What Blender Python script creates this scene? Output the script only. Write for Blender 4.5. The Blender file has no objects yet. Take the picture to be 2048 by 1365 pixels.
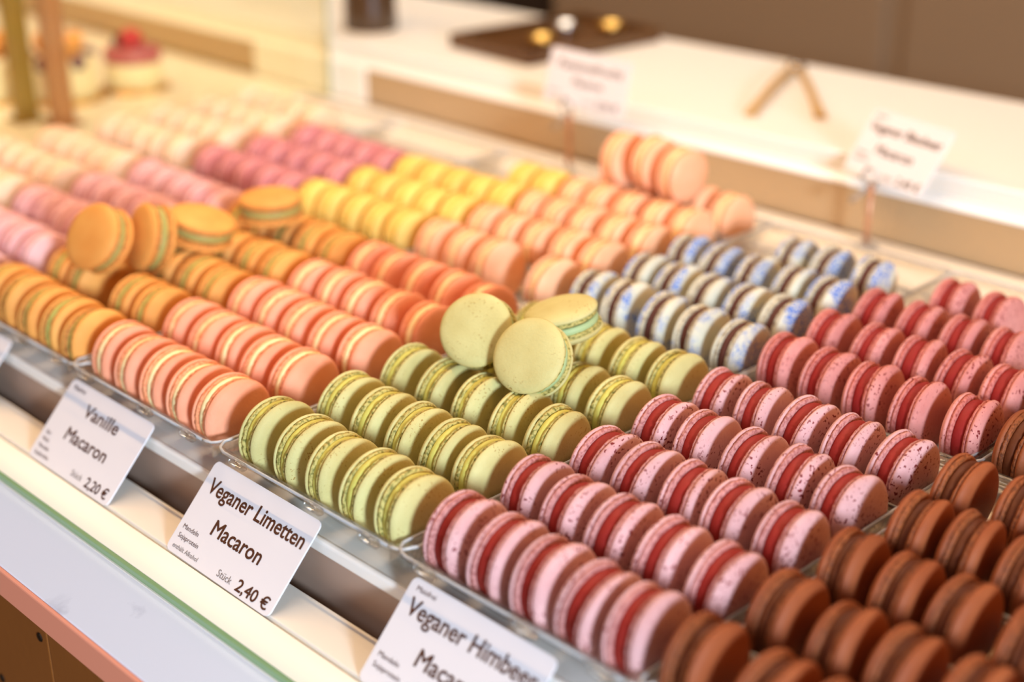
import bpy, bmesh, math, random
from mathutils import Vector, Matrix

random.seed(7)
S = bpy.context.scene
COL = S.collection
V = Vector

# ------------------------------------------------------------------ camera
cam_data = bpy.data.cameras.new('camera')
cam = bpy.data.objects.new('camera', cam_data)
COL.objects.link(cam)
S.camera = cam
right = V((0.7048, 0.7094, -0.0028)); up = V((-0.2782, 0.28, 0.9188)); fwd = V((-0.6525, 0.6468, -0.3947))
fwd.normalize(); right = (right - fwd * right.dot(fwd)).normalized(); up = right.cross(fwd)
cam.matrix_world = Matrix(((right.x, up.x, -fwd.x, 0.4857), (right.y, up.y, -fwd.y, -0.4027), (right.z, up.z, -fwd.z, 0.3306), (0, 0, 0, 1)))
cam_data.sensor_width = 36.0
cam_data.lens = 2858.85 / 2048 * 36.0
cam_data.clip_start = 0.02
cam_data.dof.use_dof = True
cam_data.dof.focus_distance = 0.655
cam_data.dof.aperture_fstop = 3.6

# ------------------------------------------------------------------ world, lights, exposure
world = bpy.data.worlds.new('shop_ambience'); S.world = world
world.use_nodes = True
bg = world.node_tree.nodes['Background']
bg.inputs[0].default_value = (1.0, 0.50, 0.18, 1); bg.inputs[1].default_value = 0.20

def area(name, loc, target, sx, sy, power, color):
    l = bpy.data.lights.new(name, 'AREA'); l.shape = 'RECTANGLE'; l.size = sx; l.size_y = sy
    l.energy = power; l.color = color
    o = bpy.data.objects.new(name, l); COL.objects.link(o); o.location = loc
    o.rotation_euler = (V(target) - V(loc)).to_track_quat('-Z', 'Y').to_euler()
    return o
# low daylight of the shop window, beside the viewer
area('window_daylight', (2.10, -0.82, 0.50), (0.0, 0.12, 0.0), 0.32, 0.30, 64, (0.64, 0.81, 1.0))
# cool daylight of the shop front behind the viewer
area('shop_front_daylight', (-0.1, -2.3, 1.9), (-0.1, 0.0, 0.0), 2.2, 1.2, 15, (0.56, 0.74, 1.0))
# warm lamp strip above the case
area('case_lamp_strip', (-0.55, 0.07, 0.79), (-0.55, 0.11, 0.0), 1.6, 0.016, 6.8, (1.0, 0.62, 0.30))
# added orange fill for the shaded faces towards the near end, no known lamp
area('orange_fill_light', (1.05, 0.45, 0.60), (0.1, 0.15, 0.0), 0.5, 0.5, 1.9, (1.0, 0.40, 0.08))
# ceiling lamps over the back counter and the far end of the case
area('ceiling_lamp', (-0.60, 0.85, 1.5), (-0.50, 0.45, 0.0), 1.3, 0.5, 13, (1.0, 0.96, 0.89))
S.view_settings.view_transform = 'Standard'; S.view_settings.look = 'None'
S.view_settings.gamma = 1.0; S.view_settings.use_curve_mapping = False
S.view_settings.exposure = 0.33
try:
    S.cycles.transparent_max_bounces = 24; S.cycles.max_bounces = 10; S.cycles.diffuse_bounces = 3
    S.cycles.caustics_reflective = False; S.cycles.caustics_refractive = False
except Exception:
    pass

# ------------------------------------------------------------------ helpers
def srgb(r, g, b):
    f = lambda c: (c / 255 / 12.92) if c / 255 <= 0.04045 else ((c / 255 + 0.055) / 1.055) ** 2.4
    return (f(r), f(g), f(b), 1.0)

def tag(o, label=None, cat=None, group=None, kind=None):
    if label: o['label'] = label
    if cat: o['category'] = cat
    if group: o['group'] = group
    if kind: o['kind'] = kind
    return o

def obj(name, bm, mat, parent=None, smooth=False):
    me = bpy.data.meshes.new(name); bm.to_mesh(me); bm.free()
    for m in (mat if isinstance(mat, (list, tuple)) else [mat]): me.materials.append(m)
    if smooth:
        for p in me.polygons: p.use_smooth = True
    o = bpy.data.objects.new(name, me); COL.objects.link(o)
    if parent: o.parent = parent
    return o

def empty(name, loc=(0, 0, 0), rot=None):
    o = bpy.data.objects.new(name, None); COL.objects.link(o); o.location = loc
    o.empty_display_size = 0.01
    if rot is not None: o.rotation_euler = rot
    return o

def box(bm, x0, x1, y0, y1, z0, z1, bev=0.0, seg=2):
    r = bmesh.ops.create_cube(bm, size=1.0)
    vs = r['verts']
    for v in vs:
        v.co = V(((x0 + x1) / 2 + v.co.x * (x1 - x0), (y0 + y1) / 2 + v.co.y * (y1 - y0), (z0 + z1) / 2 + v.co.z * (z1 - z0)))
    if bev > 0:
        es = list({e for v in vs for e in v.link_edges})
        bmesh.ops.bevel(bm, geom=es, offset=bev, segments=seg, profile=0.5, affect='EDGES')
    return bm

def newbox(*a, **k): return box(bmesh.new(), *a, **k)

def lathe(prof, n=48, bm=None, c=(0, 0, 0)):
    """prof: (radius, z) pairs bottom to top, revolved about z"""
    bm = bm or bmesh.new(); rings = []
    for r, z in prof:
        if r < 1e-6: rings.append([bm.verts.new((c[0], c[1], c[2] + z))])
        else: rings.append([bm.verts.new((c[0] + r * math.cos(2 * math.pi * i / n), c[1] + r * math.sin(2 * math.pi * i / n), c[2] + z)) for i in range(n)])
    for a, b in zip(rings, rings[1:]):
        if len(a) == 1 and len(b) == 1: continue
        for i in range(n):
            j = (i + 1) % n
            if len(a) == 1: bm.faces.new((a[0], b[j], b[i]))
            elif len(b) == 1: bm.faces.new((a[i], a[j], b[0]))
            else: bm.faces.new((a[i], a[j], b[j], b[i]))
    return bm

def tube(pts, r, n=10, bm=None):
    bm = bm or bmesh.new(); rings = []
    pts = [V(p) for p in pts]
    for k, p in enumerate(pts):
        d = (pts[min(k + 1, len(pts) - 1)] - pts[max(k - 1, 0)]).normalized()
        a = d.orthogonal().normalized() if k == 0 else (a0 - d * a0.dot(d)).normalized()
        a0 = a; b = d.cross(a)
        rr = r[k] if isinstance(r, (list, tuple)) else r
        rings.append([bm.verts.new(p + (a * math.cos(2 * math.pi * i / n) + b * math.sin(2 * math.pi * i / n)) * rr) for i in range(n)])
    for A, B in zip(rings, rings[1:]):
        for i in range(n): bm.faces.new((A[i], A[(i + 1) % n], B[(i + 1) % n], B[i]))
    bm.faces.new(rings[0][::-1]); bm.faces.new(rings[-1])
    return bm

# ------------------------------------------------------------------ materials
def nt_mat(name):
    m = bpy.data.materials.new(name); m.use_nodes = True
    nt = m.node_tree; return m, nt, nt.nodes['Principled BSDF']

def plain(name, col, rough=0.5, metal=0.0, spec=0.5, noise=None, bump=None, coat=0.0):
    m, nt, p = nt_mat(name)
    p.inputs['Base Color'].default_value = col; p.inputs['Roughness'].default_value = rough
    p.inputs['Metallic'].default_value = metal; p.inputs['Specular IOR Level'].default_value = spec
    p.inputs['Coat Weight'].default_value = coat
    if noise or bump:
        tc = nt.nodes.new('ShaderNodeTexCoord')
    if noise:
        sc, amt = noise
        n = nt.nodes.new('ShaderNodeTexNoise'); n.inputs['Scale'].default_value = sc; n.inputs['Detail'].default_value = 4
        nt.links.new(tc.outputs['Object'], n.inputs['Vector'])
        mx = nt.nodes.new('ShaderNodeMix'); mx.data_type = 'RGBA'
        mx.inputs[6].default_value = col; mx.inputs[7].default_value = tuple(c * (1 - amt) for c in col[:3]) + (1,)
        nt.links.new(n.outputs['Fac'], mx.inputs[0]); nt.links.new(mx.outputs[2], p.inputs['Base Color'])
    if bump:
        sc, st = bump
        n = nt.nodes.new('ShaderNodeTexNoise'); n.inputs['Scale'].default_value = sc
        nt.links.new(tc.outputs['Object'], n.inputs['Vector'])
        b = nt.nodes.new('ShaderNodeBump'); b.inputs['Strength'].default_value = st; b.inputs['Distance'].default_value = 0.001
        nt.links.new(n.outputs['Fac'], b.inputs['Height']); nt.links.new(b.outputs[0], p.inputs['Normal'])
    return m

def macaron_mats(name, c1, c2, foot1, foot2, fill, speck=None, blotch=None):
    """shell dome, shell foot and filling materials of one flavour"""
    out = []
    for kind in ('dome', 'foot'):
        m, nt, p = nt_mat(name + '_' + kind)
        L = nt.links.new; N = nt.nodes.new
        p.inputs['Roughness'].default_value = 0.62; p.inputs['Specular IOR Level'].default_value = 0.28
        tc = N('ShaderNodeTexCoord'); oi = N('ShaderNodeObjectInfo')
        mul = N('ShaderNodeVectorMath'); mul.operation = 'MULTIPLY_ADD'
        cmb = N('ShaderNodeCombineXYZ')
        for i in range(3): L(oi.outputs['Random'], cmb.inputs[i])
        L(cmb.outputs[0], mul.inputs[0]); mul.inputs[1].default_value = (3.1, 5.7, 4.3); L(tc.outputs['Object'], mul.inputs[2])
        def noise(scale, detail=2.0, rough=0.5):
            n = N('ShaderNodeTexNoise'); n.inputs['Scale'].default_value = scale; n.inputs['Detail'].default_value = detail
            n.inputs['Roughness'].default_value = rough
            L(mul.outputs[0], n.inputs['Vector']); return n.outputs['Fac']
        def ramp(src, a, b):
            r = N('ShaderNodeMapRange'); r.inputs[1].default_value = a; r.inputs[2].default_value = b; L(src, r.inputs[0]); return r.outputs[0]
        def mix(fac, a, b):
            x = N('ShaderNodeMix'); x.data_type = 'RGBA'; L(fac, x.inputs[0])
            for s, v in ((6, a), (7, b)):
                if isinstance(v, tuple): x.inputs[s].default_value = v
                else: L(v, x.inputs[s])
            return x.outputs[2]
        def times(a, b):
            x = N('ShaderNodeMath'); x.operation = 'MULTIPLY'; L(a, x.inputs[0]); L(b, x.inputs[1]); return x.outputs[0]
        if kind == 'dome':
            col = mix(ramp(noise(55, 3), 0.32, 0.68), c1, c2)
            if blotch:
                msk = ramp(noise(38, 4, 0.6), 0.445, 0.53)
                spr = ramp(noise(700, 2), 0.42, 0.55)
                x = N('ShaderNodeMath'); x.operation = 'ADD'; x.use_clamp = True; L(oi.outputs['Random'], x.inputs[0]); x.inputs[1].default_value = 0.55
                col = mix(times(times(msk, spr), x.outputs[0]), col, blotch)
            if speck:
                sp = ramp(noise(speck[1], 1.5), speck[2], speck[2] + 0.035)
                patch = ramp(noise(42, 2), speck[3], speck[3] + 0.2)
                col = mix(times(sp, patch), col, speck[0])
            h = noise(700, 4, 0.6); strength = 0.45
        else:
            col = mix(ramp(noise(620, 3), 0.34, 0.56), foot2, foot1)
            h = noise(620, 4); strength = 0.9
        hs = N('ShaderNodeHueSaturation')
        vr = N('ShaderNodeMapRange'); vr.inputs[3].default_value = 0.93; vr.inputs[4].default_value = 1.07; L(oi.outputs['Random'], vr.inputs[0])
        L(vr.outputs[0], hs.inputs['Value']); L(col, hs.inputs['Color']); L(hs.outputs[0], p.inputs['Base Color'])
        b = N('ShaderNodeBump'); b.inputs['Strength'].default_value = strength; b.inputs['Distance'].default_value = 0.0006
        L(h, b.inputs['Height']); L(b.outputs[0], p.inputs['Normal'])
        out.append(m)
    out.append(plain(name + '_filling', fill, 0.62, spec=0.22, bump=(300, 0.3)))
    return out

def glassy(name, tint, refl=1.0, rough=0.03, bump=None, body=0.0):
    """thin clear sheet: see-through with a Fresnel reflection"""
    m = bpy.data.materials.new(name); m.use_nodes = True; nt = m.node_tree
    nt.nodes.clear(); N = nt.nodes.new; L = nt.links.new
    o = N('ShaderNodeOutputMaterial'); t = N('ShaderNodeBsdfTransparent'); t.inputs[0].default_value = tint
    g = N('ShaderNodeBsdfGlossy'); g.inputs['Roughness'].default_value = rough
    fr = N('ShaderNodeFresnel'); fr.inputs[0].default_value = 1.5
    k = N('ShaderNodeMath'); k.operation = 'MULTIPLY'; k.inputs[1].default_value = refl; k.use_clamp = True
    L(fr.outputs[0], k.inputs[0]); mx = N('ShaderNodeMixShader'); L(k.outputs[0], mx.inputs[0]); L(t.outputs[0], mx.inputs[1]); L(g.outputs[0], mx.inputs[2])
    last = mx.outputs[0]
    if body:
        d = N('ShaderNodeBsdfDiffuse'); d.inputs[0].default_value = (0.95, 0.95, 0.95, 1)
        m2 = N('ShaderNodeMixShader'); m2.inputs[0].default_value = body; L(last, m2.inputs[1]); L(d.outputs[0], m2.inputs[2]); last = m2.outputs[0]
    L(last, o.inputs[0])
    if bump:
        tc = N('ShaderNodeTexCoord'); n = N('ShaderNodeTexNoise'); n.inputs['Scale'].default_value = bump[0]; L(tc.outputs['Object'], n.inputs['Vector'])
        b = N('ShaderNodeBump'); b.inputs['Strength'].default_value = bump[1]; b.inputs['Distance'].default_value = 0.002
        L(n.outputs['Fac'], b.inputs['Height']); L(b.outputs[0], g.inputs['Normal']); L(b.outputs[0], fr.inputs['Normal'])
    return m

M = {}
M['laminate'] = plain('cream_laminate', srgb(240, 234, 222), 0.35, spec=0.4, noise=(30, 0.03))
M['white_edge'] = plain('white_edge', srgb(246, 243, 236), 0.3)
M['beige_metal'] = plain('beige_lacquered_metal', srgb(184, 152, 112), 0.28, spec=0.6, noise=(12, 0.06))
M['mauve_metal'] = plain('mauve_lacquered_metal', srgb(172, 144, 126), 0.3, spec=0.6, noise=(14, 0.08))
M['dark_gap'] = plain('dark_gap', srgb(92, 60, 30), 0.8)
M['green_glass'] = plain('green_glass_edge', srgb(138, 172, 122), 0.15, spec=0.8)
M['cream_glass'] = plain('cream_backed_glass', srgb(246, 242, 228), 0.4, spec=0.3)
M['copper'] = plain('salmon_copper_trim', srgb(252, 164, 132), 0.45, spec=0.4)
M['wood'] = plain('dark_brown_panel', srgb(150, 88, 32), 0.5, noise=(9, 0.35), bump=(120, 0.15))
M['screw'] = plain('dark_screw', srgb(40, 26, 14), 0.4, 0.6)
M['taupe'] = plain('taupe_wall', srgb(140, 112, 84), 0.5, noise=(3, 0.12))
M['black'] = plain('black_brown', srgb(40, 26, 16), 0.5)
M['tray_brown'] = plain('brown_tray', srgb(92, 58, 24), 0.35, noise=(20, 0.2))
M['pot'] = plain('dark_brown_glaze', srgb(72, 50, 30), 0.25, spec=0.6, noise=(15, 0.2))
M['gold'] = plain('brushed_brass', srgb(205, 160, 84), 0.32, 1.0)
M['olive_brass'] = plain('olive_brass', srgb(160, 132, 66), 0.45, 0.4)
M['copper_post'] = plain('rose_copper', srgb(192, 140, 106), 0.4, 0.4)
M['card'] = plain('white_card', srgb(230, 227, 230), 0.45, spec=0.3)
M['ink'] = plain('brown_ink', srgb(78, 38, 12), 0.6)
M['grey_ink'] = plain('grey_ink', srgb(120, 108, 104), 0.6)
M['tong_wood'] = plain('pale_gold_wood', srgb(196, 160, 106), 0.45, 0.1)
M['steel'] = plain('steel', srgb(190, 180, 168), 0.22, 1.0)
M['mint'] = plain('mint_filling', srgb(168, 188, 132), 0.55, spec=0.3)
M['olive_fill'] = plain('olive_filling', srgb(168, 160, 88), 0.55, spec=0.3)
M['floor'] = plain('floor_tiles', srgb(120, 100, 80), 0.5, noise=(4, 0.2))
M['plastic'] = glassy('clear_plastic', (0.985, 0.975, 0.955, 1), 0.6, 0.06, bump=(90, 0.35), body=0.008)
M['tab_plastic'] = glassy('clear_tab', (0.99, 0.985, 0.97, 1), 0.6, 0.08, bump=(160, 0.4))
M['bead_plastic'] = glassy('glint_whitened_bead', (0.99, 0.985, 0.97, 1), 1.0, 0.16, body=0.35)  # white mixed into the clear bead paints its pale glints
M['clip_plastic'] = glassy('clear_clip', (0.92, 0.92, 0.92, 1), 1.2, 0.05, body=0.12)
M['pane'] = glassy('tinted_pane', (0.985, 0.965, 0.84, 1), 0.5, 0.0)
M['pane_edge'] = plain('pale_green_glass_edge', srgb(206, 214, 196), 0.15, spec=0.8)
M['cream'] = plain('cake_cream', srgb(246, 232, 200), 0.6, noise=(40, 0.06))
M['purple'] = plain('berry_glaze', srgb(190, 96, 110), 0.35, noise=(60, 0.3))
M['raspberry'] = plain('raspberry_fruit', srgb(196, 40, 56), 0.4, bump=(260, 1.0))
M['blueberry'] = plain('blueberry_skin', srgb(104, 58, 88), 0.5, noise=(60, 0.2))
M['blackberry'] = plain('dark_berry', srgb(62, 48, 30), 0.4, bump=(260, 1.0))
M['peach_fruit'] = plain('peach_slice', srgb(246, 170, 90), 0.35, noise=(60, 0.15))
M['goldboard'] = plain('gold_cake_board', srgb(226, 170, 84), 0.3, 0.6)
# marble sill with faint grey veins; cool daylight is tinted into its bluish base
m, nt, p = nt_mat('daylight_tinted_marble'); p.inputs['Roughness'].default_value = 0.3
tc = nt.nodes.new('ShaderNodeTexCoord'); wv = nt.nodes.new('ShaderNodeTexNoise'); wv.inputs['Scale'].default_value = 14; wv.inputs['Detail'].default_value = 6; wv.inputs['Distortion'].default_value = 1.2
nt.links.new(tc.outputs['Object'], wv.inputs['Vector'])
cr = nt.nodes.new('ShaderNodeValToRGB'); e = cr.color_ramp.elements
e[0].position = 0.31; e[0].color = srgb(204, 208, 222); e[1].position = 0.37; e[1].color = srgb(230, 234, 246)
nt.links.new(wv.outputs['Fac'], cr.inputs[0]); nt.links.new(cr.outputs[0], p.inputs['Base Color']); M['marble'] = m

# ------------------------------------------------------------------ room
def struct(name, bm, mat): return tag(obj(name, bm, mat), kind='structure')
FLOOR = -0.92
struct('floor', newbox(-4, 3, -3, 1.16, FLOOR - 0.05, FLOOR), M['floor'])
bm = bmesh.new()
for x0, x1 in ((-0.945, -0.408), (-0.380, 0.35), (0.362, 1.6)): box(bm, x0, x1, 1.10, 1.14, FLOOR, 1.9, 0.004)
box(bm, -0.945, 1.6, 1.108, 1.16, FLOOR, 1.9)
struct('wall_back', bm, M['taupe'])
struct('door_1', newbox(-3.2, -0.955, 1.12, 1.16, FLOOR, 1.9), M['black'])

# ------------------------------------------------------------------ display counter
X0, X1 = -1.7, 0.75
dc = tag(empty('display_counter', (-0.4, 0.1, FLOOR)), 'cream display counter with clear macaron trays on its deck and marble sill in front', 'display counter')
def part(name, bm, mat, parent=dc, smooth=False):
    o = obj(name, bm, mat, None, smooth); o.parent = parent
    o.matrix_parent_inverse = Matrix.Translation(parent.location).inverted(); return o
YB = 0.4515
part('deck', newbox(X0, X1, -0.0750, YB - 0.0036, -0.012, -0.001), M['laminate'])
bm = newbox(X0, X1, -0.0785, -0.0748, -0.0075, -0.0002, 0.0016, 3)
part('front_lip', bm, M['white_edge'])
part('front_fascia', newbox(X0, X1, -0.0765, -0.072, -0.075, -0.0072), M['mauve_metal'])
part('shadow_gap', newbox(X0, X1, -0.0845, -0.0764, -0.075, -0.05), M['dark_gap'])
bm = newbox(X0, X1, -0.1075, -0.0855, -0.046, -0.026, 0.0006)
box(bm, X0, X1, -0.131, -0.1070, -0.046, -0.0292)
part('price_ledge', bm, M['laminate'])
part('glass_strip', newbox(X0, X1, -0.1278, -0.1096, -0.0292, -0.0262, 0.0004), M['cream_glass'])
part('glass_edge', newbox(X0, X1, -0.1302, -0.1278, -0.0300, -0.0262, 0.0005), M['green_glass'])
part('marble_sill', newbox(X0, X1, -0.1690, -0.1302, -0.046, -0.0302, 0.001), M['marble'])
part('copper_trim', newbox(X0, X1, -0.1712, -0.1690, -0.0458, -0.0300, 0.0008), M['copper'])
wp = part('front_panel', newbox(X0, -0.0779, -0.158, -0.14, FLOOR, -0.046, 0.0008), M['wood'])
wp2 = part('front_panel', newbox(-0.0772, X1, -0.158, -0.14, FLOOR, -0.046, 0.0008), M['wood'])
def disc_y(x, y, z, r):
    bm = bmesh.new(); lathe([(0, 0), (r, 0), (r * .85, .0006), (0, .0008)], 16, bm)
    bmesh.ops.rotate(bm, verts=bm.verts, cent=(0, 0, 0), matrix=Matrix.Rotation(math.pi / 2, 3, 'X'))
    bmesh.ops.translate(bm, verts=bm.verts, vec=(x, y, z)); return bm
tag(obj('lamp_baffle', newbox(X0, 0.55, -0.0215, -0.0185, 0.42, 0.84, 0.001), M['laminate']), 'added board out of view over the macaron deck, shielding the sill from lamp light', 'lamp_baffle')  # added unseen board, keeps the warm strip light off the sill
SCREWS = [(-0.0855, -0.0726), (-0.1397, -0.1250)]
for i, (x, z) in enumerate(SCREWS):
    s = obj('screw', disc_y(x, -0.158, z, 0.0026), M['screw']); s.parent = wp

# ------------------------------------------------------------------ back counter
bc = tag(empty('back_counter', (-0.5, 0.57, FLOOR)), 'cream back counter behind the macarons with stepped edge and white top', 'counter')
part('kick_panel', newbox(X0, X1, YB, 0.50, -0.001, 0.0335), M['beige_metal'], bc)
part('pillar_block', newbox(-0.752, -0.572, YB - 0.003, 0.50, -0.001, 0.0335, 0.001), M['laminate'], bc)
bm = bmesh.new()
vs = [[bm.verts.new((x, y, z)) for y, z in ((YB - 0.001, 0.0325), (YB - 0.0005, 0.0345), (YB + 0.0065, 0.0388), (0.49, 0.0388), (0.49, 0.0325))] for x in (X0, X1)]
for i in range(5): bm.faces.new((vs[0][i], vs[0][(i + 1) % 5], vs[1][(i + 1) % 5], vs[1][i]))
bm.faces.new(vs[0][::-1]); bm.faces.new(vs[1]); bmesh.ops.recalc_face_normals(bm, faces=bm.faces)
part('step_edge', bm, M['white_edge'], bc)
part('riser', newbox(X0, X1, YB + 0.0065, 0.50, 0.0388, 0.0525), M['laminate'], bc)
part('counter_top', newbox(X0, X1, YB + 0.0055, 0.682, 0.0500, 0.0530, 0.0012), M['white_edge'], bc)
part('counter_body', newbox(X0, X1, 0.50, 0.672, FLOOR, 0.050), M['laminate'], bc)

# glass divider between the macarons and the cakes
gd = tag(empty('glass_divider', (-0.622, 0.19, -0.001)), 'clear upright glass divider standing between the pale macarons and the cakes', 'glass divider')
part('pane', newbox(-0.6235, -0.6205, -0.07, YB - 0.006, -0.001, 0.34), M['pane'], gd)
part('pane_edge', newbox(-0.6245, -0.6195, YB - 0.006, YB - 0.003, -0.001, 0.34), M['pane_edge'], gd)

# ------------------------------------------------------------------ macarons
R = 0.019; ZC = 0.0207
PROF = [(0.0, 0.0), (16.0, 0.0), (17.6, 0.2), (18.15, 0.7), (18.5, 1.3), (18.45, 1.9), (18.1, 2.4), (17.95, 2.65), (18.35, 2.95), (18.8, 3.45),
        (19.0, 3.9), (18.85, 4.6), (18.4, 5.45), (17.6, 6.3), (16.4, 7.05), (14.6, 7.7), (12.0, 8.25), (8.0, 8.7), (4.0, 8.95), (0.0, 9.0)]
def shell_mesh(name, seed, n=64):
    """one half of a macaron: flat inside at x = 0, ruffled foot, smooth domed outside towards +x"""
    rnd = random.Random(seed); bm = bmesh.new(); rings = []
    ph = [(rnd.uniform(0, 6.28), rnd.uniform(0.4, 1.0)) for _ in range(4)]
    for k, (r, x) in enumerate(PROF):
        foot = 2 <= k <= 6
        if r < 1e-6: rings.append([bm.verts.new((x / 1000, 0, 0))]); continue
        ring = []
        for i in range(n):
            a = 2 * math.pi * i / n
            lump = 0.10 * math.sin(2 * a + ph[0][0]) + 0.08 * math.sin(3 * a + ph[1][0])
            rr = r * (1 + 0.008 * lump / 0.1 * (r / 19))
            xx = x
            if foot: rr += rnd.uniform(-0.42, 0.30); xx += rnd.uniform(-0.12, 0.12)
            elif k > 8: xx += 0.10 * math.sin(2 * a + ph[2][0]) * (1 - r / 22)
            ring.append(bm.verts.new((xx / 1000, rr / 1000 * math.cos(a), rr / 1000 * math.sin(a))))
        rings.append(ring)
    for k, (A, B) in enumerate(zip(rings, rings[1:])):
        for i in range(n):
            j = (i + 1) % n
            if len(A) == 1: f = bm.faces.new((A[0], B[i], B[j]))
            elif len(B) == 1: f = bm.faces.new((A[i], B[0], A[j]))
            else: f = bm.faces.new((A[i], B[i], B[j], A[j]))
            f.smooth = True
            f.material_index = 1 if k < 8 else 0
    bmesh.ops.recalc_face_normals(bm, faces=bm.faces)
    me = bpy.data.meshes.new(name); bm.to_mesh(me); bm.free(); return me
def fill_mesh(name, h, r, seed):
    rnd = random.Random(seed); n = 48; bm = bmesh.new(); rings = []
    hh = h + 0.35
    for rr, x in ((r - 0.6, -hh), (r, -hh * .6), (r + 0.25, 0), (r, hh * .6), (r - 0.6, hh)):
        rings.append([bm.verts.new((x / 1000, (rr + rnd.uniform(-.12, .12)) / 1000 * math.cos(2 * math.pi * i / n), (rr + rnd.uniform(-.12, .12)) / 1000 * math.sin(2 * math.pi * i / n))) for i in range(n)])
    for A, B in zip(rings, rings[1:]):
        for i in range(n): bm.faces.new((A[i], A[(i + 1) % n], B[(i + 1) % n], B[i])).smooth = True
    bm.faces.new(rings[0][::-1]); bm.faces.new(rings[-1])
    bmesh.ops.recalc_face_normals(bm, faces=bm.faces)
    me = bpy.data.meshes.new(name); bm.to_mesh(me); bm.free(); return me
SHELLS = [shell_mesh('shell', 11 + i) for i in range(5)]
for me in SHELLS:
    me.materials.append(M['cream']); me.materials.append(M['cream'])

K = srgb
FLAV = {  # half gap mm, filling radius mm, materials
 'choc': (2.2, 16.8, macaron_mats('chocolate', K(150, 80, 42), K(136, 68, 34), K(142, 76, 38), K(100, 50, 22), K(92, 44, 18))),
 'rasp': (2.9, 16.7, macaron_mats('raspberry', K(212, 164, 160), K(198, 146, 142), K(196, 134, 126), K(156, 90, 84), K(146, 38, 30), speck=(K(116, 30, 32), 540, 0.605, 0.36))),
 'rasp2': (2.9, 16.7, macaron_mats('red_raspberry', K(207, 138, 127), K(194, 120, 110), K(194, 114, 102), K(156, 70, 62), K(142, 32, 28), speck=(K(122, 32, 32), 540, 0.605, 0.38))),
 'lime': (1.7, 17.5, macaron_mats('lime', K(202, 193, 130), K(191, 178, 114), K(190, 174, 100), K(112, 108, 46), K(200, 194, 96), speck=(K(160, 128, 64), 700, 0.64, 0.46))),
 'blue': (2.3, 17.1, macaron_mats('blueberry', K(212, 206, 182), K(202, 196, 172), K(206, 194, 164), K(132, 112, 88), K(84, 46, 36), blotch=K(48, 106, 190))),
 'van': (1.7, 17.9, macaron_mats('vanilla', K(243, 164, 128), K(236, 150, 112), K(236, 154, 108), K(206, 116, 74), K(252, 226, 168))),
 'peach2': (1.7, 17.8, macaron_mats('peach', K(248, 188, 146), K(242, 172, 126), K(240, 166, 116), K(206, 118, 76), K(252, 222, 164))),
 'must': (1.9, 17.6, macaron_mats('pistachio', K(232, 166, 84), K(224, 150, 70), K(216, 142, 66), K(150, 88, 36), K(184, 182, 96))),
 'yel2': (1.8, 17.8, macaron_mats('lemon', K(244, 210, 116), K(238, 196, 96), K(236, 190, 88), K(200, 146, 52), K(240, 208, 106))),
 'pink': (1.7, 17.8, macaron_mats('rose', K(232, 184, 178), K(224, 166, 164), K(218, 152, 150), K(176, 98, 104), K(228, 192, 190))),
 'pink2': (1.8, 17.6, macaron_mats('deep_rose', K(216, 146, 144), K(202, 124, 126), K(198, 116, 116), K(136, 64, 72), K(218, 160, 156))),
 'cream': (1.7, 17.8, macaron_mats('cream', K(246, 212, 176), K(240, 196, 156), K(238, 192, 150), K(204, 146, 102), K(248, 222, 182))),
}
THICK = {'rasp': .78, 'rasp2': .78, 'choc': .80, 'choc2': .80, 'lime': .80, 'blue': .82, 'must': .86, 'peach2': .88, 'van': .90, 'pink': .9, 'pink2': .9, 'yel2': .9, 'cream': .9, 'cream2': .9}
FLAV['choc2'] = FLAV['choc']; FLAV['cream2'] = FLAV['cream']
FILLS = {k: [fill_mesh('filling', h, r, 3 + i) for i in range(2)] for k, (h, r, ms) in FLAV.items()}
for k, fs in FILLS.items():
    for f in fs: f.materials.append(FLAV[k][2][2])

rng = random.Random(21)
def macaron(kind, matrix, label, group, fill=None):
    """thing > shell, shell, filling"""
    h, r, (dome, foot, _) = FLAV[kind]
    root = bpy.data.objects.new('macaron', None); COL.objects.link(root); root.empty_display_size = 0.01
    root.matrix_world = matrix; tag(root, label, 'macaron', group)
    for s in (-1, 1):
        o = bpy.data.objects.new('shell', rng.choice(SHELLS)); COL.objects.link(o); o.parent = root
        for i, mt in enumerate((dome, foot)):
            o.material_slots[i].link = 'OBJECT'; o.material_slots[i].material = mt
        spin = Matrix.Rotation(rng.uniform(0, 6.28), 4, 'X')
        flip = Matrix.Identity(4) if s > 0 else Matrix.Rotation(math.pi, 4, 'Z')
        wob = Matrix.Rotation(rng.uniform(-.03, .03), 4, 'Y') @ Matrix.Rotation(rng.uniform(-.03, .03), 4, 'Z')
        sc = Matrix.Diagonal((rng.uniform(.92, 1.1) * THICK.get(kind, 1.0), rng.uniform(.975, 1.015), rng.uniform(.975, 1.015), 1))
        o.matrix_local = Matrix.Translation((s * h / 1000, rng.uniform(-.0004, .0004), rng.uniform(-.0004, .0004))) @ flip @ wob @ sc @ spin
    o = bpy.data.objects.new('filling', rng.choice(FILLS[kind])); COL.objects.link(o); o.parent = root
    if fill: o.material_slots[0].link = 'OBJECT'; o.material_slots[0].material = fill
    o.matrix_local = Matrix.Rotation(rng.uniform(0, 6.28), 4, 'X')
    return root

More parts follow.
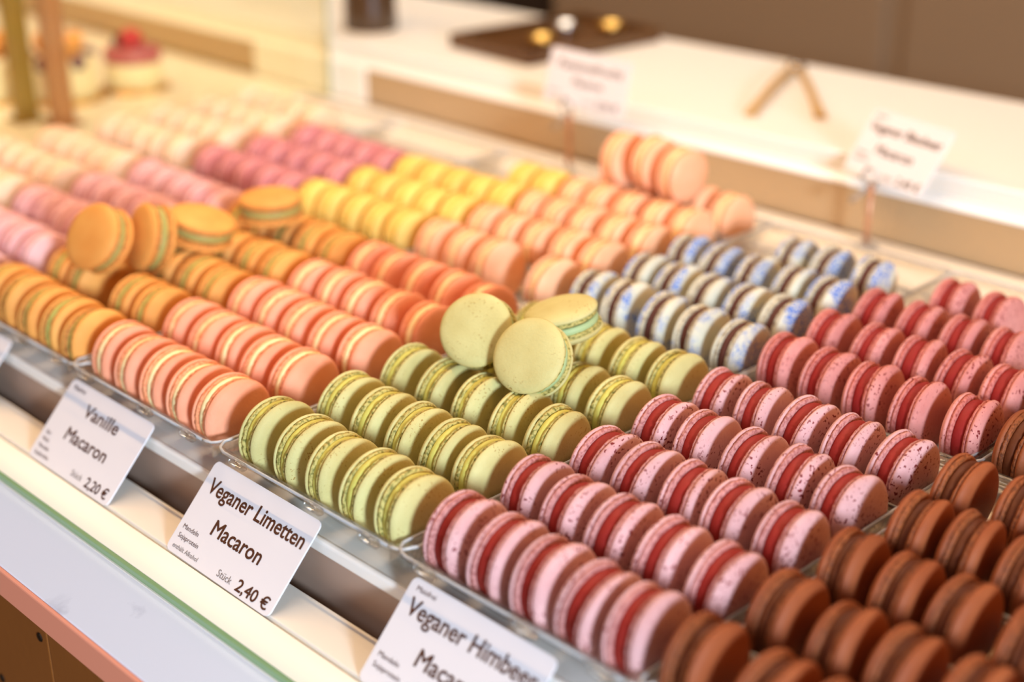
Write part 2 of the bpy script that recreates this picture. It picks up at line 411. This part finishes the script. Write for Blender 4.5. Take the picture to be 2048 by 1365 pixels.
# positions along each row in millimetres (None: nothing standing there; '-': regular spacing)
YR = [-0.0548 + 0.044 * i for i in range(5)] + [0.1800 + 0.044 * i for i in range(5)]
N_ = None
ROWS = {
 'choc': (236.5, [[232.9, 263.0, 287.0, 312, 337], [236.6, 263.7, 287.4, 314.3, 339], [237.8, 261.1, 284.5, 311.7, 338], [240.7, 263.2, 287.9, 312, 338], [235.9, 264.0, 288, 313, 338]]),
 'choc2': (234.7, [[234.7, 260, 285, N_, N_], [234.7, 260, N_, N_, N_]]),
 'rasp': (106.3, [[107.8, 133.1, 158.1, 182.3, 205.4], [107.0, 131.7, 155.4, 181.3, 207.5], [108.1, 132.4, 156.7, 181.4, 207.5], [106.4, 130.7, 156.5, 181.7, 207.0], [104.8, 130.6, 155.2, 179.7, 205.8]]),
 'rasp2': (104, [[103.9, 129.8, 154.1, 180.3, 208.2], [101.4, 128.0, 154.0, 178.8, 204.4], [101.4, 128.5, 154.8, 180.2, N_], [N_, 124.6, 152.8, N_, N_]]),
 'lime': (-23.5, [[-23.5, 3.0, 27.6, 51.0, 76.4], [-21.8, 4.0, 28.9, 53.0, 76.9], [-25.6, 0.9, 26.4, 51.7, 76.6], [-24, 1, 26, 51.0, 75.6], [-22.7, 1.5, 26.2, 50.9, 75.9]]),
 'blue': (-31, [[-32.5, -6.9, 19.8, 46.5, 72.5], [-30.0, -5.9, 18.8, 43.5, 69.0], [-32.0, -7.5, 20.0, 45.3, 70.5], [N_, N_, 16.8, 42.1, 70.8]]),
 'van': (-160, [[-158.5, -133.2, -109.0, -85.2, -61.1], [-158.6, -133.8, -109.9, -85.3, -61.4], [-160.7, -135.9, -111.6, -86.6, -62.2], [-163.2, -137.6, -112.7, -87.7, -62.7], [-163.1, -137.8, -112.5, -87.4, -62.2]]),
 'peach2': (-165, [[-164.8, -139.1, -114.0, N_, -66.4], [-165.4, -140.9, -115.9, -91.2, -65.7], [-165.8, -141.3, -116.2, -91.0, -65.6], [-166.7, -142.1, -116.8, -92.3, -67.4], [-168, -143, -118, -93, -67.9]]),
 'must': (-288, [[-286.6, -262.3, -237.5, -212.8, -188.7], [-288, -263, N_, -215.4, -190.3], [-290, -265, -240, -216.2, -191.1], [-292, -267, -242.4, -217.2, -192.4], [-291, -266, -241, -216.4, -191.3]]),
 'yel2': (-293, [[-293.6, -269, -244.5, -220, -195.4], [-291.8, -267.5, -243, -219, -194.6], [-292, -267, -242, -217.5, -193], [N_, N_, N_, -217.7, -193.0]]),
 'pink': (-420, [[-418, -394, -371, -348.5, -326], [-420, -396, -373, -350, -327], [-421, -397, -373.5, -350, -327], [-420.4, -396, -372, -348, -324], [-419.1, -395, -371, -347, -323]]),
 'pink2': (-421, [[-421, -396, -371.5, -347, -322], [-418, -394, -370, -346, -322], [-417, -393, -369, -345, -321]]),
 'cream': (-558, [[N_] * 5, [N_] * 5, [-560, -535, -511, -487, -463], [-558, -533, -508, -484, -460], [-556, -531, -507, -483, -459]]),
 'cream2': (-562, [[-563, -538, -513, -489, -465], [-562, -537, -512, -488, -464], [-562, -537, -512, -488, -464], [-563, -538, -513, -489, -465]]),
}
DESC = {
 'choc': ('brown chocolate macaron', 'near chocolate tray', 'chocolate macarons at the near end'),
 'choc2': ('brown chocolate macaron', 'rear chocolate tray', 'chocolate macarons in the rear tray'),
 'rasp': ('pink speckled raspberry macaron', 'near raspberry tray', 'raspberry macarons in the near tray'),
 'rasp2': ('coral red raspberry macaron', 'rear raspberry tray', 'raspberry macarons in the rear tray'),
 'lime': ('green lime macaron', 'lime tray', 'lime macarons in the tray'),
 'blue': ('white macaron with blue blotches', 'blueberry tray', 'blue blotched macarons in the tray'),
 'van': ('salmon pink vanilla macaron', 'salmon vanilla tray', 'vanilla macarons in the tray'),
 'peach2': ('pale peach macaron', 'rear peach tray', 'pale peach macarons in the tray'),
 'must': ('ochre macaron with green filling', 'ochre tray', 'ochre macarons in the tray'),
 'yel2': ('lemon yellow macaron', 'yellow tray', 'yellow macarons in the tray'),
 'pink': ('pale pink macaron', 'near pale pink tray', 'pale pink macarons in the tray'),
 'pink2': ('deep pink macaron', 'rear deep pink tray', 'deep pink macarons in the tray'),
 'cream': ('cream coloured macaron', 'near cream tray', 'cream macarons in the near tray'),
 'cream2': ('cream coloured macaron', 'rear cream tray', 'cream macarons in the rear tray'),
}
ORD = ['first', 'second', 'third', 'fourth', 'fifth']
ROWN = ['front', 'second', 'middle', 'fourth', 'back']
def seen(p, margin=95):
    q = V(p) - cam.location; d = q.dot(fwd)
    x = 1024 + 2858.85 * q.dot(right) / d; y = 682.5 - 2858.85 * q.dot(up) / d
    return -margin < x < 2048 + margin and -margin < y < 1365 + margin
TIGHT = {'van': 1.0, 'pink': 1.0, 'must': 1.0}
for kind, (x0, rows) in ROWS.items():
    base = 5 if kind in ('choc2', 'rasp2', 'blue', 'peach2', 'yel2', 'pink2', 'cream2') else 0
    what, where, grp = DESC[kind]
    for r, row in enumerate(rows):
        for c, x in enumerate(row):
            if x is None: continue
            p = (x / 1000, YR[base + r] + rng.uniform(-.0008, .0008), ZC + rng.uniform(-.0004, .0006))
            if not seen(p, 420 if kind.startswith('choc') else 95): continue
            loose = kind in ('rasp', 'rasp2', 'choc', 'blue', 'lime')
            a = .07 if loose else .04
            mt = Matrix.Translation(p) @ Matrix.Rotation(rng.uniform(-a, a), 4, 'Z') @ Matrix.Rotation(rng.uniform(-a, a) - 0.01, 4, 'Y')
            macaron(kind if kind != 'blue' else 'blue', mt, f'{what}, {ORD[c]} from left in {ROWN[r]} row of the {where}', grp)

def along(axis):
    return V((1, 0, 0)).rotation_difference(V(axis).normalized()).to_matrix().to_4x4()
LOOSE = [
 ('lime', (0.0100, 0.0460, 0.0550), (0.387, -0.734, 0.558), 'pale lime macaron tilted face-on atop the lime rows beside the salmon tray'),
 ('lime', (0.0470, 0.0465, 0.0520), (0.206, -0.810, 0.549), 'speckled lime macaron leaning in front of two others atop the lime rows'),
 ('lime', (0.0320, 0.0836, 0.0562), (-0.144, -0.136, 0.98), 'lime macaron lying tilted on top with its mint filling showing'),
 ('must', (-0.2496, -0.0144, 0.0550), (0.12, -0.821, 0.558), 'ochre macaron leaning face-on atop the ochre rows beside the pale pink tray'),
 ('must', (-0.2376, 0.0122, 0.0520), (-0.155, -0.925, 0.346), 'ochre macaron standing edgewise behind the face-on one atop the ochre rows'),
 ('must', (-0.2382, 0.0473, 0.0500), (0.21, 0.177, 0.961), 'ochre macaron lying slanted between the edgewise one and the flat one'),
 ('must', (-0.2404, 0.1008, 0.0500), (0.005, -0.001, 1.0), 'ochre macaron lying flat atop the ochre rows beside the yellow tray'),
 ('peach2', (-0.1470, 0.3360, 0.0531), (1, -0.05, 0.0), 'peach macaron stacked on the back rows, farthest from the price stick'),
 ('peach2', (-0.1190, 0.3360, 0.0552), (1, -0.08, 0.02), 'peach macaron stacked on the back rows, middle of three'),
 ('peach2', (-0.0950, 0.3350, 0.0528), (1, -0.03, -0.04), 'peach macaron stacked on the back rows, its pale face bare'),
]
for kind, p, ax, lab in LOOSE:
    sc = 1.08 if kind == 'must' else 1.0
    macaron(kind, Matrix.Translation(p) @ along(ax) @ Matrix.Scale(sc, 4), lab, None, M['mint'] if kind == 'lime' else M['olive_fill'] if kind == 'must' else None)

# ------------------------------------------------------------------ clear trays
def tray_mesh(rows=5, pitch=0.044, half_len=0.0655):
    """thermoformed sheet: one half-round trough per row, a flat rim around and a turned-down lip"""
    W0 = rows * pitch
    nx = 46; bm = bmesh.new()
    ys = []
    n = 16
    for r in range(rows):
        for i in range(n): ys.append((r + i / n) * pitch)
    ys.append(W0)
    ys = [-0.0035, -0.0033] + ys + [W0 + 0.0033, W0 + 0.0035]
    xs = [-half_len - 0.0035, -half_len - 0.0033] + [(-1 + 2 * i / nx) * half_len for i in range(nx + 1)] + [half_len + 0.0033, half_len + 0.0035]
    RT = 0.0204; TOP = 0.0172
    def z(x, y):
        if abs(x) > half_len + 0.0034 or y < -0.0034 or y > W0 + 0.0034: return 0.0125
        if y <= 0 or y >= W0 or abs(x) >= half_len: return TOP + 0.0012
        d = abs((y % pitch) - pitch / 2)
        zz = TOP
        if d < RT:
            zz = min(TOP, ZC - math.sqrt(max(RT * RT - d * d, 0)))
        e = half_len - abs(x)
        if e < 0.0035: zz = zz + (TOP - zz) * (1 - e / 0.0035) ** 1.3
        # moulded ribs across the trough
        zz += 0.0004 * math.cos(x / 0.0126 * math.pi) * (1 if zz < TOP - 0.001 else 0.3)
        return zz
    g = [[bm.verts.new((x, y, z(x, y))) for y in ys] for x in xs]
    for i in range(len(xs) - 1):
        for j in range(len(ys) - 1):
            bm.faces.new((g[i][j], g[i + 1][j], g[i + 1][j + 1], g[i][j + 1])).smooth = True
    me = bpy.data.meshes.new('tray_sheet'); bm.to_mesh(me); bm.free(); me.materials.append(M['plastic']); return me
def bead_mesh(rows=5, pitch=0.044, hl=0.0655):
    W0 = rows * pitch; r = 0.006; pts = []
    for cx, cy, a0 in ((hl - r, r, -90), (hl - r, W0 - r, 0), (-hl + r, W0 - r, 90), (-hl + r, r, 180)):
        for k in range(6):
            a = math.radians(a0 + 18 * k); pts.append((cx + (r + .0028) * math.cos(a), cy + (r + .0028) * math.sin(a), 0.0186 + .0003 * math.sin(k * 2.1)))
    pts.append(pts[0]); bm = tube(pts, .00075, 8)
    # fine moulded ridge lines between the rows
    for i in range(1, rows): tube([(-hl + .002, i * pitch, .0176), (0, i * pitch, .0178), (hl - .002, i * pitch, .0176)], .0005, 6, bm)
    me = bpy.data.meshes.new('tray_bead'); bm.to_mesh(me); bm.free(); me.materials.append(M['bead_plastic'])
    for p in me.polygons: p.use_smooth = True
    return me
def tab_mesh():
    bm = newbox(-0.006, 0.006, -0.0068, -0.0036, 0.0166, 0.0202, 0.0010, 2)
    me = bpy.data.meshes.new('tray_tab'); bm.to_mesh(me); bm.free(); me.materials.append(M['tab_plastic'])
    for p in me.polygons: p.use_smooth = True
    return me
TM = tray_mesh(); TT = tab_mesh(); TB = bead_mesh()
TRAYS = [  # x of the first column, near or rear, label
 (0.2365, 0, 'clear plastic tray holding the brown chocolate macarons at the near end'),
 (0.1063, 0, 'clear plastic tray holding the pink speckled raspberry macarons at the front'),
 (-0.0235, 0, 'clear plastic tray holding the green lime macarons'),
 (-0.1600, 0, 'clear plastic tray holding the salmon vanilla macarons'),
 (-0.2880, 0, 'clear plastic tray holding the ochre macarons'),
 (-0.4200, 0, 'clear plastic tray holding the pale pink macarons'),
 (-0.5570, 0, 'clear plastic tray holding the nearer cream macarons'),
 (0.2355, 1, 'clear plastic tray behind the tray of brown chocolate macarons'),
 (0.1040, 1, 'clear plastic tray holding the coral red raspberry macarons at the rear'),
 (-0.0310, 1, 'clear plastic tray holding the white and blue macarons'),
 (-0.1655, 1, 'clear plastic tray holding the pale peach macarons'),
 (-0.2925, 1, 'clear plastic tray holding the lemon yellow macarons'),
 (-0.4200, 1, 'clear plastic tray holding the deep pink macarons'),
 (-0.5600, 1, 'clear plastic tray holding the farthest cream macarons'),
]
for x, rear, lab in TRAYS:
    root = empty('macaron_tray', (x + 0.0505, (YR[5] if rear else YR[0]) - 0.022, 0.0))
    tag(root, lab, 'tray', 'clear macaron trays on the deck')
    o = bpy.data.objects.new('sheet', TM); COL.objects.link(o); o.parent = root
    b = bpy.data.objects.new('rim_bead', TB); COL.objects.link(b); b.parent = root
    for dx in (-0.045, 0.012, 0.05):
        t = bpy.data.objects.new('tab', TT); COL.objects.link(t); t.parent = root; t.location = (dx, 0, 0)

# ------------------------------------------------------------------ price cards
def text_mesh(lines, mat, name, parent):
    """lines: (text, x_mm, baseline_mm, width_mm or None, cap_height_mm); one lettering mesh on the card face"""
    bm = bmesh.new()
    for txt, x, y, w, h, bold in lines:
        cu = bpy.data.curves.new('lettering', 'FONT'); cu.body = txt; cu.size = 1.0
        cu.resolution_u = 3
        o = bpy.data.objects.new('lettering', cu); COL.objects.link(o)
        dg = bpy.context.evaluated_depsgraph_get(); dg.update()
        me = bpy.data.meshes.new_from_object(o.evaluated_get(dg))
        xs = [v.co.x for v in me.vertices]
        if not xs: bpy.data.objects.remove(o); continue
        cap = 0.73
        sy = h / cap; sx = sy if w is None else w / (max(xs) - min(xs))
        x0 = min(xs)
        base = [v.co.copy() for v in me.vertices]
        d = bold * 1.4
        for k, (ox, oy) in enumerate(((0, 0), (d, 0), (-d, 0), (0, d), (0, -d), (d * .7, d * .7), (-d * .7, -d * .7), (d * .7, -d * .7), (-d * .7, d * .7)) if bold else ((0, 0),)):
            for v, c in zip(me.vertices, base): v.co = V(((x + (c.x - x0) * sx + ox * sy) / 1000, (y + (c.y + oy) * sy) / 1000, 0.00012 + k * 2e-6))
            bm.from_mesh(me)
        bpy.data.objects.remove(o); bpy.data.meshes.remove(me); bpy.data.curves.remove(cu)
    return obj(name, bm, mat, parent)

def card(W, H, BL, u, v, lab, title, small, ingr, price, grey=None, group=None):
    u = V(u).normalized(); v = V(v); v = (v - u * v.dot(u)).normalized(); n = u.cross(v)
    root = bpy.data.objects.new('price_card', None); COL.objects.link(root); root.empty_display_size = .01
    root.matrix_world = Matrix(((u.x, v.x, n.x, BL[0]), (u.y, v.y, n.y, BL[1]), (u.z, v.z, n.z, BL[2]), (0, 0, 0, 1)))
    tag(root, lab, 'price card', group)
    bm = bmesh.new(); r = 3.2; pts = []
    for cx, cy, a0 in ((W - r, r, -90), (W - r, H - r, 0), (r, H - r, 90), (r, r, 180)):
        for k in range(7):
            a = math.radians(a0 + 15 * k); pts.append((cx + r * math.cos(a), cy + r * math.sin(a)))
    f = bm.faces.new([bm.verts.new((x / 1000, y / 1000, 0)) for x, y in pts])
    ex = bmesh.ops.extrude_face_region(bm, geom=[f])
    bmesh.ops.translate(bm, verts=[q for q in ex['geom'] if isinstance(q, bmesh.types.BMVert)], vec=(0, 0, -0.0008))
    bmesh.ops.recalc_face_normals(bm, faces=bm.faces)
    obj('card_sheet', bm, M['card'], root)
    if title: text_mesh(title, M['ink'], 'title_lettering', root)
    if small: text_mesh(small, M['ink'], 'note_lettering', root)
    if ingr: text_mesh(ingr, M['ink'], 'ingredient_lettering', root)
    if price: text_mesh(price, M['ink'], 'price_lettering', root)
    if grey: text_mesh(grey, M['grey_ink'], 'unit_lettering', root)
    return root
# the three front cards lean back from the slot in the ledge against the lip of the deck
ZL = -0.0262; YL = -0.1085; LEAN = (0.0, 0.0325, 0.0345)
card(80.5, 47.0, (-0.3305, YL, ZL), (1, 0, 0), LEAN, 'white price card before the ochre macarons, only its blank corner showing', [], [], [], [])
card(80.5, 47.0, (-0.1795, YL, ZL), (1, 0, 0), LEAN, 'white price card reading Vanille Macaron, leaning on the lip before the salmon macarons',
     [('Vanille', 24, 32.0, 33, 7.4, .012), ('Macaron', 20, 17.0, 40, 7.4, .012)], [('Maisfrei', 4.5, 42.0, 11.5, 2.5, .004)],
     [('Eier', 4, 14.6, None, 2.3, 0), ('Milch', 4, 10.6, None, 2.3, 0), ('Mandeln', 4, 6.6, None, 2.3, 0), ('Sojalecithin', 4, 2.6, None, 2.3, 0)],
     [('2,20 €', 56, 2.2, 20.5, 5.6, .014)], [('Stück', 41.5, 3.2, None, 3.5, 0)])
card(82.5, 47.5, (-0.0450, YL, ZL), (1, -0.008, 0), LEAN, 'white price card reading Veganer Limetten Macaron, leaning on the lip before the lime macarons',
     [('Veganer Limetten', 5.0, 32.5, 74, 7.8, .012), ('Macaron', 22.5, 16.6, 38, 7.8, .012)], [],
     [('Mandeln', 3.6, 12.2, 12.5, 2.5, 0), ('Sojaprotein', 3.6, 7.6, 16.5, 2.5, 0)],
     [('2,40 €', 55.5, 2.0, 23.5, 5.8, .014)], [('enthält Alkohol', 3.8, 2.4, 20.5, 2.4, 0), ('Stück', 40.5, 2.6, None, 3.6, 0)])
card(82.5, 47.5, (0.0985, YL, ZL), (1, -0.008, 0), LEAN, 'white price card reading Veganer Himbeer Macaron before the pink raspberry macarons',
     [('Veganer Himbeer', 5.0, 32.5, 74, 7.8, .012), ('Macaron', 22.5, 16.6, 38, 7.8, .012)], [('Maisfrei', 4.5, 42.6, 11.5, 2.4, 0)],
     [('Mandeln', 3.6, 12.2, 12.5, 2.5, 0), ('Sojaprotein', 3.6, 7.6, 16.5, 2.5, 0)],
     [('2,40 €', 55.5, 2.0, 23.5, 5.8, .014)], [('Stück', 40.5, 2.6, None, 3.6, 0)])
# two cards clipped on sticks behind the trays
def stick(x, y, ztop, lab, clip_dx):
    root = tag(empty('card_stick', (x, y, -0.001)), lab, 'card holder', 'clip sticks behind the trays')
    obj('base', lathe([(0, 0), (.008, 0), (.008, .0016), (.0028, .0034), (0, .0034)], 24), M['clip_plastic'], root, True)
    obj('rod', tube([(0, 0, .002), (0, 0, ztop * .5), (0, 0, ztop)], .0022, 12), M['copper_post'], root, True)
    cl = obj('clip', tube([(-.0015, -.001, ztop - .002), (-.006, -.004, ztop + .006), (-.001, -.005, ztop + .013), (.006, -.004, ztop + .009), (.003, -.001, ztop - .001)], .0014, 8), M['clip_plastic'], root, True)
    obj('clip_arm', tube([(-.001, -.0015, ztop - .001), (-.007, -.004, ztop - .008), (-.0115, -.006, ztop - .0125)], [.0014, .0016, .0024], 8), M['clip_plastic'], root, True)
    return root
stick(-0.0055, 0.4290, 0.0450, 'thin copper stick with clear clip behind the blue and coral macarons', 0)
stick(-0.2718, 0.4130, 0.0500, 'thin copper stick with clear clip behind the yellow macarons', 0)
card(76.5, 48.5, (-0.0397, 0.4443, 0.0450), (0.073, -0.0209, 0), (0.0073, 0.0256, 0.0403), 'white price card reading Veganer Blaubeer Macaron, clipped above the blue macarons',
     [('Veganer Blaubeer', 4.5, 33.0, 68, 7.2, .012), ('Macaron', 20.5, 18.0, 35, 7.2, .012)], [('Maisfrei', 4.5, 43.0, 11, 2.3, .004)],
     [('Mandeln', 4, 15.0, None, 2.4, 0.004), ('Sojaprotein', 4, 10.8, None, 2.4, 0.004)], [('2,40 €', 51.5, 2.4, 21.5, 5.6, .014)], [('Stück', 38, 3.0, None, 3.4, .004)])
card(88.0, 44.0, (-0.3070, 0.4187, 0.0530), (1, -0.04, 0), (0.0004, 0.0110, 0.0430), 'white price card clipped on its stick above the yellow macarons before the brown tray',
     [('Passionsfrucht', 11, 29.5, 70, 6.8, .010), ('Macaron', 30, 17.5, 32, 6.0, .010)], [],
     [('Mandeln', 5, 9, None, 2.4, 0)], [('2,20 €', 58, 4.0, 24, 5.4, .012)], [('Stück', 45, 4.4, None, 3.2, 0)])

# ------------------------------------------------------------------ things on the back counter
ZT = 0.053
pot = tag(empty('pot', (-0.6376, 0.5130, ZT)), 'dark brown round pot standing on the white back counter', 'pot')
obj('body', lathe([(0, 0), (.0250, 0), (.0268, .002), (.0262, .02), (.0245, .05), (.0240, .085), (.0255, .092), (.0235, .092), (.0215, .082), (.022, .05), (.023, .008), (0, .006)], 40), M['pot'], pot, True)
obj('rim', lathe([(.0240, .088), (.0262, .090), (.0268, .094), (.0250, .097), (.0232, .094), (.0238, .089)], 40), M['pot'], pot, True)
bt = tag(empty('serving_tray', (-0.4520, 0.5870, ZT), (0, 0, math.radians(-4))), 'flat dark brown tray on the back counter behind the clipped card', 'tray')
obj('bottom', newbox(-.056, .056, -.085, .085, 0, .006, .0015), M['tray_brown'], bt)
for nm, b in (('rim', (-.056, .056, -.0852, -.081, .004, .0135)), ('rim', (-.056, .056, .081, .0852, .004, .0135)), ('rim', (-.0562, -.052, -.0808, .0808, .004, .0135)), ('rim', (.052, .0562, -.0808, .0808, .004, .0135))):
    obj(nm, newbox(*b, bev=.001), M['tray_brown'], bt)
for i, (x, y, mt, lab) in enumerate(((-0.4330, 0.548, 'gold', 'small shiny gold bowl on the brown tray, nearest the clipped card'), (-0.4620, 0.610, 'steel', 'small shiny steel bowl in the middle of the brown tray'), (-0.4300, 0.640, 'gold', 'small shiny gold bowl at the rear corner of the brown tray'))):
    g = tag(empty('bowl', (x, y, ZT + 0.006)), lab, 'bowl', 'shiny bowls on the brown tray')
    obj('body', lathe([(0, 0), (.007, 0), (.011, .004), (.0135, .010), (.0128, .010), (.0102, .0046), (0, .0016)], 32), M[mt], g, True)
    obj('foot_ring', lathe([(.0062, -.0002), (.0078, -.0002), (.0078, .0014), (.0062, .0014)], 32), M[mt], g, True)
tg = tag(empty('tongs', (-0.2247, 0.6541, ZT)), 'open gold tongs lying on the white back counter', 'tongs')
def leg(p, q, n):
    p, q = V(p), V(q); d = (q - p).normalized(); s = d.cross(V((0, 0, 1))) * .0032
    bm = bmesh.new(); ring = []
    for k in range(9):
        t = k / 8; c = p.lerp(q, t); z = .0012 + .0042 * math.sin(math.pi * t); w = 1 + (.5 * max(0, t - .8) / .2)
        ring.append([bm.verts.new(c + s * w * a + V((0, 0, z + b))) for a, b in ((-1, 0), (1, 0), (1, .0024), (-1, .0024))])
    for A, B in zip(ring, ring[1:]):
        for i in range(4): bm.faces.new((A[i], A[(i + 1) % 4], B[(i + 1) % 4], B[i]))
    bm.faces.new(ring[0][::-1]); bm.faces.new(ring[-1]); bmesh.ops.recalc_face_normals(bm, faces=bm.faces)
    return obj('arm', bm, M['tong_wood'], tg)
leg((-.002, -.002, 0), (0.0712, -0.1640, 0), 0); leg((.002, -.001, 0), (0.1140, -0.1320, 0), 1)
obj('hinge', lathe([(0, 0), (.0075, 0), (.0085, .002), (.0075, .006), (0, .007)], 24), M['steel'], tg, True)

# ------------------------------------------------------------------ cakes and posts beyond the divider
for x, y, mt, lab in ((-0.7460, 0.1900, 'olive_brass', 'olive brass post beyond the cream macarons, farther from the raspberry tartlet'), (-0.7073, 0.2054, 'copper_post', 'rose copper post beyond the cream macarons, nearer the raspberry tartlet')):
    r = tag(empty('post', (x, y, -0.001)), lab, 'post', None)
    obj('tube', newbox(-.0085, .0085, -.0085, .0085, .002, .42, .0012), M[mt], r)
    obj('foot_plate', newbox(-.014, .014, -.014, .014, 0, .003, .0008), M[mt], r)

def berry(bm, c, r, seed):
    rnd = random.Random(seed)
    bmesh.ops.create_uvsphere(bm, u_segments=14, v_segments=10, radius=r, matrix=Matrix.Translation(c))
tt = tag(empty('raspberry_tartlet', (-0.7860, 0.3280, -0.001)), 'round cream tartlet with berry glaze and one raspberry on a gold board', 'cake')
obj('cake_board', lathe([(0, 0), (.031, 0), (.031, .0016), (0, .0016)], 48), M['goldboard'], tt, True)
obj('cream_layer', lathe([(0, .0016), (.0245, .0016), (.0252, .006), (.0252, .024), (.0248, .027), (0, .027)], 48), M['cream'], tt, True)
obj('berry_glaze', lathe([(0, .0268), (.0250, .0268), (.0255, .031), (.0252, .036), (.0235, .0388), (0, .0392)], 48), M['purple'], tt, True)
bm = bmesh.new()
berry(bm, (0.004, -.002, .047), .0095, 1)
for k in range(26):
    a = k * 2.399; zz = -1 + 2 * (k + .5) / 26; rr = math.sqrt(1 - zz * zz); berry(bm, (0.004 + .0088 * rr * math.cos(a), -.002 + .0088 * rr * math.sin(a), .047 + .0088 * zz), .0022, k)
obj('raspberry', bm, M['raspberry'], tt, True)
bm = bmesh.new()
berry(bm, (-.010, -.004, .0445), .0070, 2)
for k in range(20):
    a = k * 2.399; zz = -1 + 2 * (k + .5) / 20; rr = math.sqrt(1 - zz * zz); berry(bm, (-.010 + .0065 * rr * math.cos(a), -.004 + .0065 * rr * math.sin(a), .0445 + .0065 * zz), .0018, k)
obj('blackberry', bm, M['blackberry'], tt, True)

def fruit_tart(x, y, lab, seed):
    rnd = random.Random(seed)
    t = tag(empty('fruit_tart', (x, y, -0.001)), lab, 'cake', None)
    obj('cake_board', lathe([(0, 0), (.033, 0), (.033, .0016), (0, .0016)], 48), M['goldboard'], t, True)
    obj('cream_layer', lathe([(0, .0016), (.0262, .0016), (.027, .006), (.027, .030), (.0262, .034), (0, .035)], 48), M['cream'], t, True)
    for k in range(5):
        a = k * 1.2566 + rnd.uniform(0, .4)
        bm = bmesh.new(); berry(bm, (.0255 * math.cos(a), .0255 * math.sin(a), .0330), .0062, k); obj('blueberry', bm, M['blueberry'], t, True)
    for k in range(5):
        a = k * 1.2566 + rnd.uniform(0, .6); bm = bmesh.new()
        bmesh.ops.create_uvsphere(bm, u_segments=16, v_segments=10, radius=.011, matrix=Matrix.Translation((.0125 * math.cos(a), .0125 * math.sin(a), .0435)) @ Matrix.Rotation(a, 4, 'Z') @ Matrix.Rotation(.5, 4, 'Y') @ Matrix.Diagonal((.55, 1.1, .95, 1)))
        obj('peach_slice', bm, M['peach_fruit'], t, True)
    t.scale = (1.2, 1.2, 1.2)
    return t
fruit_tart(-0.7960, 0.2560, 'fruit tart with peach slices and blueberries behind the copper post', 1)
fruit_tart(-0.8450, 0.2080, 'fruit tart with peach slices partly hidden by the olive brass post', 2)
tt.scale = (1.1, 1.1, 1.06)
